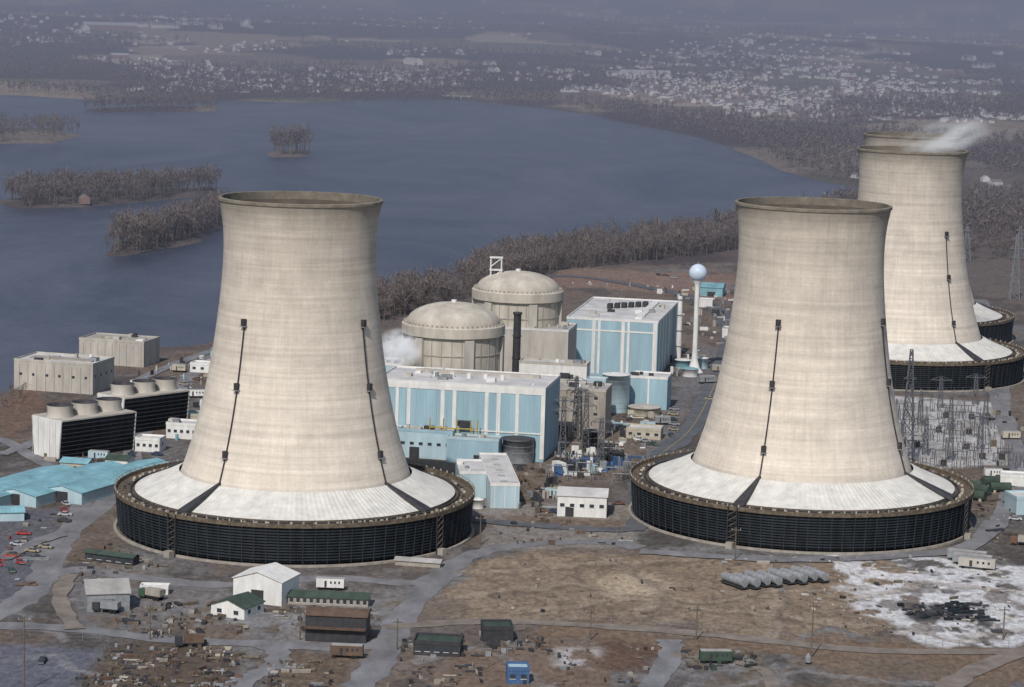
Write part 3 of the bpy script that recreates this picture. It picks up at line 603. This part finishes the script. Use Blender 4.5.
# ------------------------------------------------------------------ vehicles
paints=[white,red,mat('navy_paint',(.04,.06,.12),.1,1,.4),mat('tan_paint',(.32,.27,.19),.08,1,.4),mat('silver_paint',(.40,.40,.41),.08,1,.35),mat('green_paint',(.06,.11,.07),.08,1,.4),mat('brown_paint',(.16,.09,.06),.08,1,.4),dark,steel]
def car(px,py,yaw,m):
    b=B(); L,W_=4.9,1.9
    b.hexa([(0,0,.35),(L,0,.35),(L,W_,.35),(0,W_,.35),(.1,.06,.95),(L-.1,.06,.88),(L-.1,W_-.06,.88),(.1,W_-.06,.95)],m)
    b.hexa([(1.0,.1,.952),(3.6,.1,.93),(3.6,W_-.1,.93),(1.0,W_-.1,.952),(1.5,.28,1.4),(3.0,.28,1.42),(3.0,W_-.28,1.42),(1.5,W_-.28,1.4)],glass)
    b.box(1.5,3.0,.27,W_-.27,1.425,1.48,m)
    for x in (.95,3.9):
        for y in (-.02,W_-.2): b.hcyl((x,y,.34),(x,y+.22,.34),.34,rubber,10)
    b.box(-.08,-.003,.1,W_-.1,.4,.6,steel); b.box(L+.003,L+.08,.1,W_-.1,.4,.6,steel)
    b.done('parked_car',P(px,py),yaw)
def truck(px,py,yaw,m):
    b=B(); b.box(0,2.2,0,2.4,.7,2.9,m); b.box(-.04,-.003,.3,2.1,1.9,2.6,glass); b.box(2.5,8,0,2.5,1.1,1.4,dark); b.box(2.5,8,0,2.5,1.403,3.4,random.choice([concd,steel,brownr]))
    for x in (1,5.8,7):
        for y in (-.02,2.1): b.hcyl((x,y,.5),(x,y+.35,.5),.5,rubber,10)
    b.done('truck',P(px,py),yaw)
cl=[(60,510),(58,516),(57,522),(62,504),(16,535),(10,545),(22,540),(5,556),(30,560),(14,562),(24,552),(38,548),(8,570)]
cl+=[(668,410+i*5) for i in range(6)]+[(676,352+i*4) for i in range(4)]+[(690,305),(655,275),(662,276),(671,278),(640,300)]
cl+=[(632,440),(640,442),(650,444),(530,500),(536,512),(548,512),(612,505),(178,385),(184,388),(192,380),(150,455),(128,455),(190,452),(206,606),(40,660),(1008,520),(705,400),(650,462)]
for i,(px,py) in enumerate(cl): car(px+random.uniform(-1,1),py,random.uniform(-.4,.4)+(1.2 if i%3==0 else .2),red if i in (0,4,9) else random.choice(paints[:1]+paints[2:]))
for px,py in [(175,648),(92,612),(230,540),(1010,545),(138,598),(640,484)]: truck(px,py,random.uniform(-.6,.6),random.choice(paints[2:]))
# ------------------------------------------------------------------ yard clutter
def clutter(name,poly,n_,smin=.4,smax=2.2,hm=1.3,ms=None,seed=1):
    r=random.Random(seed); b=B(); q=PP(poly); A=np.array(q); c=A.mean(0); ms=ms or [wood,wood,steel,dark,dark,dark,brown,concd,brownr]
    k=0
    while k<n_:
        x=r.uniform(A[:,0].min(),A[:,0].max());y=r.uniform(A[:,1].min(),A[:,1].max())
        if sdp(q,np.array([x]),np.array([y]))[0]<0: continue
        if fbm(np.array([x/9]),np.array([y/9]),seed)[0]<.45 and r.random()<.8: k+=.3; continue
        k+=1; x-=c[0];y-=c[1]; w_=r.uniform(smin,smax);d=r.uniform(smin,smax)*r.choice([.4,1,2.2]);h=r.uniform(.2,hm); m=r.choice(ms); a=r.choice([0.1,.1,1.6,.5,r.uniform(0,3)])
        t=r.random()
        if t<.55: b.box(x-w_/2,x+w_/2,y-d/2,y+d/2,0,h,m,a)
        elif t<.75:
            for j in range(r.randint(2,5)): b.hcyl((x,y+j*.5,.25),(x+d*1.6,y+j*.5,.25),.2,m,7)
        elif t<.9:
            for j in range(3): b.box(x-d,x+d,y-w_/2,y+w_/2,.05+j*.3,.27+j*.3,m,a)
        else: b.cyl(x,y,0,h,w_*.3,w_*.3,m,10)
    b.done(name,(c[0],c[1],0))
clutter('scrap_pile',[(112,645),(245,655),(230,690),(70,690)],340,seed=2,smax=1.3,hm=.8)
clutter('scrap_pile',[(268,662),(345,662),(330,690),(262,690)],110,seed=3,smax=1.3,hm=.8)
clutter('lumber_stack',[(180,640),(245,650),(240,665),(190,660)],40,seed=12,ms=[wood,tan,brown],smax=1.4)
clutter('pipe_rack',[(560,455),(628,452),(628,470),(555,478)],150,seed=4,smax=3,hm=5,ms=[bluep,dark,steel,blue2,brown,white])
clutter('construction_materials',[(100,630),(160,598),(230,612),(250,634),(120,640)],110,seed=5,smax=1.6)
clutter('construction_materials',[(400,640),(540,628),(545,650),(400,665)],110,seed=6,smax=1.6)
clutter('construction_materials',[(250,606),(380,610),(380,636),(240,630)],60,seed=36,smax=1.6)
clutter('construction_materials',[(400,668),(500,664),(500,690),(380,690)],60,seed=37,smax=1.4)
clutter('construction_materials',[(545,640),(660,645),(640,690),(540,690)],60,seed=38,smax=1.2,hm=.8)
clutter('construction_materials',[(680,652),(760,655),(750,672),(690,670)],90,seed=7,ms=[steel,greenr,dark,wood])
clutter('construction_materials',[(60,560),(110,545),(160,566),(90,590)],50,seed=39,smax=1.4)
clutter('yard_equipment',[(465,455),(560,470),(560,515),(520,520),(500,450)],110,seed=8,hm=3)
clutter('yard_equipment',[(610,400),(665,405),(655,450),(610,445)],110,seed=9,hm=3,ms=[white,steel,blue2,dark,tan])
clutter('yard_equipment',[(110,385),(215,350),(222,440),(130,460)],180,seed=10,hm=3,ms=[white,steel,cyan,dark,tan,blue2])
clutter('yard_equipment',[(30,455),(110,440),(120,470),(90,480)],70,seed=11,hm=2.5)
clutter('plant_equipment',[(600,335),(720,300),(730,340),(680,380)],110,seed=13,hm=4,ms=[white,steel,dark,tan,concd])
clutter('plant_equipment',[(500,520),(630,520),(630,545),(500,545)],40,seed=14,hm=1.5)
clutter('boulder_row',[(900,605),(985,603),(985,622),(905,618)],190,seed=15,smin=.4,smax=1.7,hm=.5,ms=[dark,black])
clutter('rubble',[(700,556),(1010,556),(1010,640),(860,640)],260,seed=16,smin=.3,smax=1.1,hm=.45,ms=[conc,steel,concd,dark,wood])
clutter('rubble',[(440,600),(540,556),(860,570),(860,630),(560,620)],90,seed=26,smin=.2,smax=.7,hm=.3,ms=[concd,brown,dark,wood])
clutter('yard_equipment',[(985,410),(1060,420),(1060,520),(1000,510)],90,seed=18,hm=3)
clutter('lot_equipment',[(-30,515),(55,512),(30,590),(-30,600)],35,seed=19,hm=1.2,ms=[brownr,red,dark,dark,concd,steel])
clutter('yard_equipment',[(560,282),(740,290),(730,318),(680,300)],70,seed=20,hm=3,ms=[white,tan,dark,steel])
clutter('yard_equipment',[(940,500),(1020,500),(1010,560),(980,560)],50,seed=21,hm=1.5)
def fence(pts):
    b=B(); q=smooth(PP(pts),3)
    for i in range(len(q)-1):
        L=math.dist(q[i],q[i+1]); n_=max(1,int(L/4))
        for k in range(n_): x=q[i][0]+(q[i+1][0]-q[i][0])*k/n_; y=q[i][1]+(q[i+1][1]-q[i][1])*k/n_; b.beam((x,y,0),(x,y,2.1),.09,steel)
        for z in (1.1,2.05): b.beam((*q[i],z),(*q[i+1],z),.035,steel)
    b.done('fence')
fence([(-30,634),(60,640),(108,646),(64,690)]); fence([(540,620),(700,630),(860,644),(1040,648)]); fence([(884,392),(1008,398),(1018,468),(900,474),(884,392)]); fence([(470,512),(480,530),(560,536),(636,536)])
# ------------------------------------------------------------------ trees (bare winter woods)
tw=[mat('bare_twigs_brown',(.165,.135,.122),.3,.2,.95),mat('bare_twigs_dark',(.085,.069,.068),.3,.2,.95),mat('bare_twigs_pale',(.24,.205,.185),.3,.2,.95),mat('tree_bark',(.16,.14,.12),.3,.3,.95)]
def tree_tpl(seed,nl,nt_,h=15.,big=1.,thin=1.):
    r=random.Random(seed); V=[];Fc=[];Mi=[]
    def tri(a,b_,c,m): k=len(V);V.extend([a,b_,c]);Fc.append((k,k+1,k+2));Mi.append(m)
    def limb(a,b_,ra,rb):
        a=Vector(a);b_=Vector(b_);d=(b_-a).normalized();q=d.orthogonal().normalized();t=d.cross(q);k=len(V)
        for p,rr in ((a,ra),(b_,rb)):
            for j in range(3): V.append(tuple(p+(q*math.cos(j*2.094)+t*math.sin(j*2.094))*rr))
        for j in range(3): j2=(j+1)%3; Fc.append((k+j,k+j2,k+3+j2));Mi.append(3);Fc.append((k+j,k+3+j2,k+3+j));Mi.append(3)
    limb((0,0,-.5),(0.2,.1,h*.6),.26,.13); ends=[(0.2,.1,h*.6)]
    for i in range(nl):
        z=h*r.uniform(.25,.6);a=r.uniform(0,6.28);L=h*r.uniform(.2,.36); e=(math.cos(a)*L*.6,math.sin(a)*L*.6,z+L*r.uniform(.7,1.2)); limb((0,0,z),e,.13,.05); ends.append(e)
    ends.append((0,0,h*.85))
    for i in range(nt_):
        e=r.choice(ends); u=Vector((r.gauss(0,1),r.gauss(0,1),r.gauss(1.1,1))).normalized(); p=Vector(e)+u*r.uniform(-h*.1,h*.14); 
        L=h*r.uniform(.09,.2)*big; w_=L*r.uniform(.06,.17)*thin; s=u.orthogonal().normalized(); s.rotate(Matrix.Rotation(r.uniform(0,6.28),3,u)); p.z=max(p.z,h*.1)
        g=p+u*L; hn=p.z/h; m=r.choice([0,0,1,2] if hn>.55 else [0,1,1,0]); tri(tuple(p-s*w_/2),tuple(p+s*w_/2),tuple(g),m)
    return np.array(V),np.array(Fc),np.array(Mi)
near_t=[tree_tpl(i,8,140) for i in range(7)]; far_t=[tree_tpl(20+i,2,32,big=1.7,thin=1.8) for i in range(5)]
def forest(name,pts,tpl,smin,smax,zf=None):
    Vs=[];Fs=[];Ms=[];o=0; r=random.Random(len(pts))
    P_=np.array(pts); 
    z=zf(P_[:,0],P_[:,1]) if zf is not None else np.zeros(len(P_))
    for (x,y),zz in zip(pts,z):
        V,F_,M_=r.choice(tpl); s=r.uniform(smin,smax);a=r.uniform(0,6.28);c,q=math.cos(a)*s,math.sin(a)*s
        Vs.append(np.stack([V[:,0]*c-V[:,1]*q+x,V[:,0]*q+V[:,1]*c+y,V[:,2]*s*r.uniform(.8,1.2)+zz-.3],1));Fs.append(F_+o);Ms.append(M_);o+=len(V)
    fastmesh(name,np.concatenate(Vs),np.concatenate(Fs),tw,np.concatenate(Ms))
def scat(poly,n_,cond=None,px=True):
    q=PP(poly) if px else poly; A=np.array(q); x=rng.uniform(A[:,0].min(),A[:,0].max(),n_*10);y=rng.uniform(A[:,1].min(),A[:,1].max(),n_*10)
    k=sdp(q,x,y)>0; k&=landsd(x,y)>.5
    if cond is not None: k&=cond(x,y)
    return list(zip(x[k][:n_],y[k][:n_]))
gap=lambda x,y:fbm(x/38,y/55,99)+rng.uniform(-.14,.14,x.shape)>.30
belt=scat([(360,318),(375,300),(440,273),(500,255),(560,247),(600,240),(680,232),(740,224),(745,248),(700,256),(640,262),(590,268),(560,270),(480,296),(440,308),(380,322)],1900,gap)
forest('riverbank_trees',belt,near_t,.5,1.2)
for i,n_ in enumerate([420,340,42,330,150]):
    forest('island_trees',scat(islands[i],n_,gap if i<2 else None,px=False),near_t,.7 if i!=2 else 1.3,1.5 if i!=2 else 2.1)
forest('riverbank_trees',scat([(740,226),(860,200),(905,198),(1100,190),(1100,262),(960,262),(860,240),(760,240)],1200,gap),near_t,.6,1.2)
forest('riverbank_trees',scat([(0,400),(20,385),(60,372),(30,400),(0,425)],14),near_t,.3,.5)
def scat_s(x0,x1,y0,y1,n_,cond):
    xs=rng.uniform(x0,x1,n_*3);ys=rng.uniform(y0,y1,n_*3); p=np.array([P(a,b_) for a,b_ in zip(xs,ys)]); k=(landsd(p[:,0],p[:,1])>8)&cond(p[:,0],p[:,1]); p=p[k][:n_]
    return [tuple(q) for q in p]
shore=lambda x,y:(landsd(x,y)<170)
hz=lambda x,y:hills(x,y)*sstep(0,60,landsd(x,y))
forest('far_bank_trees',scat_s(420,960,100,205,2100,shore),far_t,.7,1.25,hz)
forest('far_bank_trees',scat_s(-80,520,84,108,1000,shore),far_t,.8,1.3,hz)
forest('distant_woods',scat_s(700,1100,110,240,2500,lambda x,y:(woods(x,y)<.56)&(y>1900)),far_t,.7,1.3,hz)
forest('distant_woods',scat_s(-80,1100,45,125,5500,lambda x,y:(woods(x,y)<.49)&(y>2400)),far_t,.9,1.5,hz)
forest('distant_woods',scat_s(-80,1100,26,60,3000,lambda x,y:(woods(x,y)<.48)),far_t,1.2,2.0,hz)
# ------------------------------------------------------------------ distant town
hm=[mat('house_white',(.68,.66,.63),.05,.05),mat('house_roof_grey',(.20,.19,.20),.1,.05),mat('house_brick',(.28,.19,.16),.1,.05),mat('house_roof_pale',(.38,.37,.37),.1,.05)]
def houses(name,pts,smin,smax,wide=1):
    V0=np.array([(-5,-4,0),(5,-4,0),(5,4,0),(-5,4,0),(-5,-4,5),(5,-4,5),(5,4,5),(-5,4,5),(-5,0,8),(5,0,8)],float)
    F0=np.array([(0,1,5,4),(2,3,7,6),(1,2,6,5),(3,0,4,7),(4,5,9,8),(6,7,8,9),(4,8,7,7),(5,6,9,9)])
    Vs=[];Fs=[];Ms=[];o=0;r=random.Random(len(pts)); P_=np.array(pts);z=hz(P_[:,0],P_[:,1])
    for (x,y),zz in zip(pts,z):
        s=r.uniform(smin,smax);a=.35+r.choice([0,1.57])+r.uniform(-.2,.2);V=V0*np.array([s*r.uniform(.8,1.5)*wide,s,s*r.uniform(.8,1.2)]); c,q=math.cos(a),math.sin(a)
        Vs.append(np.stack([V[:,0]*c-V[:,1]*q+x,V[:,0]*q+V[:,1]*c+y,V[:,2]+zz-.5],1))
        T=[]; M_=[]; wall=r.choice([0,0,2]); rf=r.choice([1,1,1,3])
        for i,f in enumerate(F0):
            T.append((f[0],f[1],f[2]));M_.append(wall if i not in(4,5) else rf)
            if f[2]!=f[3]: T.append((f[0],f[2],f[3]));M_.append(M_[-1])
        Fs.append(np.array(T)+o);Ms.append(np.array(M_));o+=10
    fastmesh(name,np.concatenate(Vs),np.concatenate(Fs),hm,np.concatenate(Ms))
tn=lambda x,y:(sdp(town,x+(fbm(x/300,y/300,90)-.5)*500,y)>0)&(fbm(x/160,y/260,91)>.38)
houses('town_houses',scat_s(560,1030,56,130,1450,tn),.65,1.1)
forest('town_trees',scat_s(560,1030,56,130,1200,tn),far_t,.5,.95,hz)
houses('town_houses',scat_s(130,640,55,94,560,lambda x,y:fbm(x/260,y/420,92)>.54),.65,1.1)
houses('town_houses',scat_s(-60,1080,30,62,460,lambda x,y:fbm(x/400,y/900,93)>.53),.9,1.6)
houses('distant_warehouses',scat_s(60,1000,38,90,34,lambda x,y:fbm(x/400,y/600,95)>.5),1.3,2.0,3.0)
houses('distant_warehouses',[P(x,y) for x,y in [(85,46),(110,46),(140,45),(165,46),(190,45),(215,47),(245,47),(622,82),(645,84)]],2.0,3.0,4.0)
houses('riverside_houses',[P(x,y) for x,y in [(985,182),(995,186),(1006,190),(845,172),(855,178),(870,112),(84,203),(940,190),(975,196),(860,160),(900,120),(920,124)]],.8,1.2)
b=B(); 
for k in range(4): b.box(k*14,k*14+2,0,6,-3,3.5,concd)
b.box(-6,50,0,7,3.5,5,conc); b.box(-6,50,-.3,-.003,4.6,5.4,conc); b.done('river_bridge',P(445,98))
simple('distant_water_tank',990,78,lambda b:(b.cyl(0,0,0,28,1.5,1.5,white,8),b.rev([(1,26),(8,30),(8,36),(1,40)],white,12)))
# ------------------------------------------------------------------ air: hazy layer of atmosphere over the valley, steam, both with added glow
hmz=bpy.data.materials.new('haze'); hmz.use_nodes=True; n=hmz.node_tree.nodes; l=hmz.node_tree.links; n.remove(n['Principled BSDF'])
DEN=1.9e-4
va=n.new('ShaderNodeVolumeAbsorption'); va.inputs['Color'].default_value=(0,0,0,1); va.inputs['Density'].default_value=DEN
em=n.new('ShaderNodeEmission'); em.inputs['Color'].default_value=(.165,.183,.255,1); em.inputs['Strength'].default_value=DEN  # uniform glow stands in for in-scattered daylight; the volume itself only absorbs
ad=n.new('ShaderNodeAddShader'); l.new(va.outputs[0],ad.inputs[0]); l.new(em.outputs[0],ad.inputs[1]); l.new(ad.outputs[0],n['Material Output'].inputs['Volume'])
hb=B(); hb.box(-30000,30000,1150,79000,-30,900,hmz); hb.done('atmosphere_haze')
def steam(px,py,h,sc,den,ns,rot,off):
    m=bpy.data.materials.new('steam_vapour'); m.use_nodes=True; n=m.node_tree.nodes; l=m.node_tree.links; n.remove(n['Principled BSDF'])
    v=n.new('ShaderNodeVolumeScatter'); v.inputs['Color'].default_value=(.99,.99,.99,1)
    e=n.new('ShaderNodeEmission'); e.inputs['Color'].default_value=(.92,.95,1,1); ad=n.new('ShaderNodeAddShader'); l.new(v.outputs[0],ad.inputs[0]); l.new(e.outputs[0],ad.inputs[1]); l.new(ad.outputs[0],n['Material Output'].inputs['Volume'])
    tc=n.new('ShaderNodeTexCoord'); mp=n.new('ShaderNodeMapping'); mp.inputs['Location'].default_value=off; l.new(tc.outputs['Object'],mp.inputs[0])
    t=n.new('ShaderNodeTexNoise'); t.inputs['Scale'].default_value=ns; t.inputs['Detail'].default_value=4; t.inputs['Roughness'].default_value=.6; l.new(mp.outputs[0],t.inputs['Vector'])
    ln=n.new('ShaderNodeVectorMath'); ln.operation='LENGTH'; l.new(tc.outputs['Object'],ln.inputs[0])
    r1=n.new('ShaderNodeMapRange'); r1.inputs[1].default_value=.98; r1.inputs[2].default_value=.15; r1.inputs[3].default_value=0; r1.inputs[4].default_value=1; l.new(ln.outputs['Value'],r1.inputs[0])
    r2=n.new('ShaderNodeMapRange'); r2.inputs[1].default_value=.40; r2.inputs[2].default_value=.62; r2.inputs[3].default_value=0; r2.inputs[4].default_value=den; l.new(t.outputs[0],r2.inputs[0])
    mu=n.new('ShaderNodeMath'); mu.operation='MULTIPLY'; l.new(r1.outputs[0],mu.inputs[0]); l.new(r2.outputs[0],mu.inputs[1]); l.new(mu.outputs[0],v.inputs['Density'])
    m2=n.new('ShaderNodeMath'); m2.operation='MULTIPLY'; m2.inputs[1].default_value=.32; l.new(mu.outputs[0],m2.inputs[0]); l.new(m2.outputs[0],e.inputs['Strength'])  # added glow following density, in place of multiple scattering, turns the steam white
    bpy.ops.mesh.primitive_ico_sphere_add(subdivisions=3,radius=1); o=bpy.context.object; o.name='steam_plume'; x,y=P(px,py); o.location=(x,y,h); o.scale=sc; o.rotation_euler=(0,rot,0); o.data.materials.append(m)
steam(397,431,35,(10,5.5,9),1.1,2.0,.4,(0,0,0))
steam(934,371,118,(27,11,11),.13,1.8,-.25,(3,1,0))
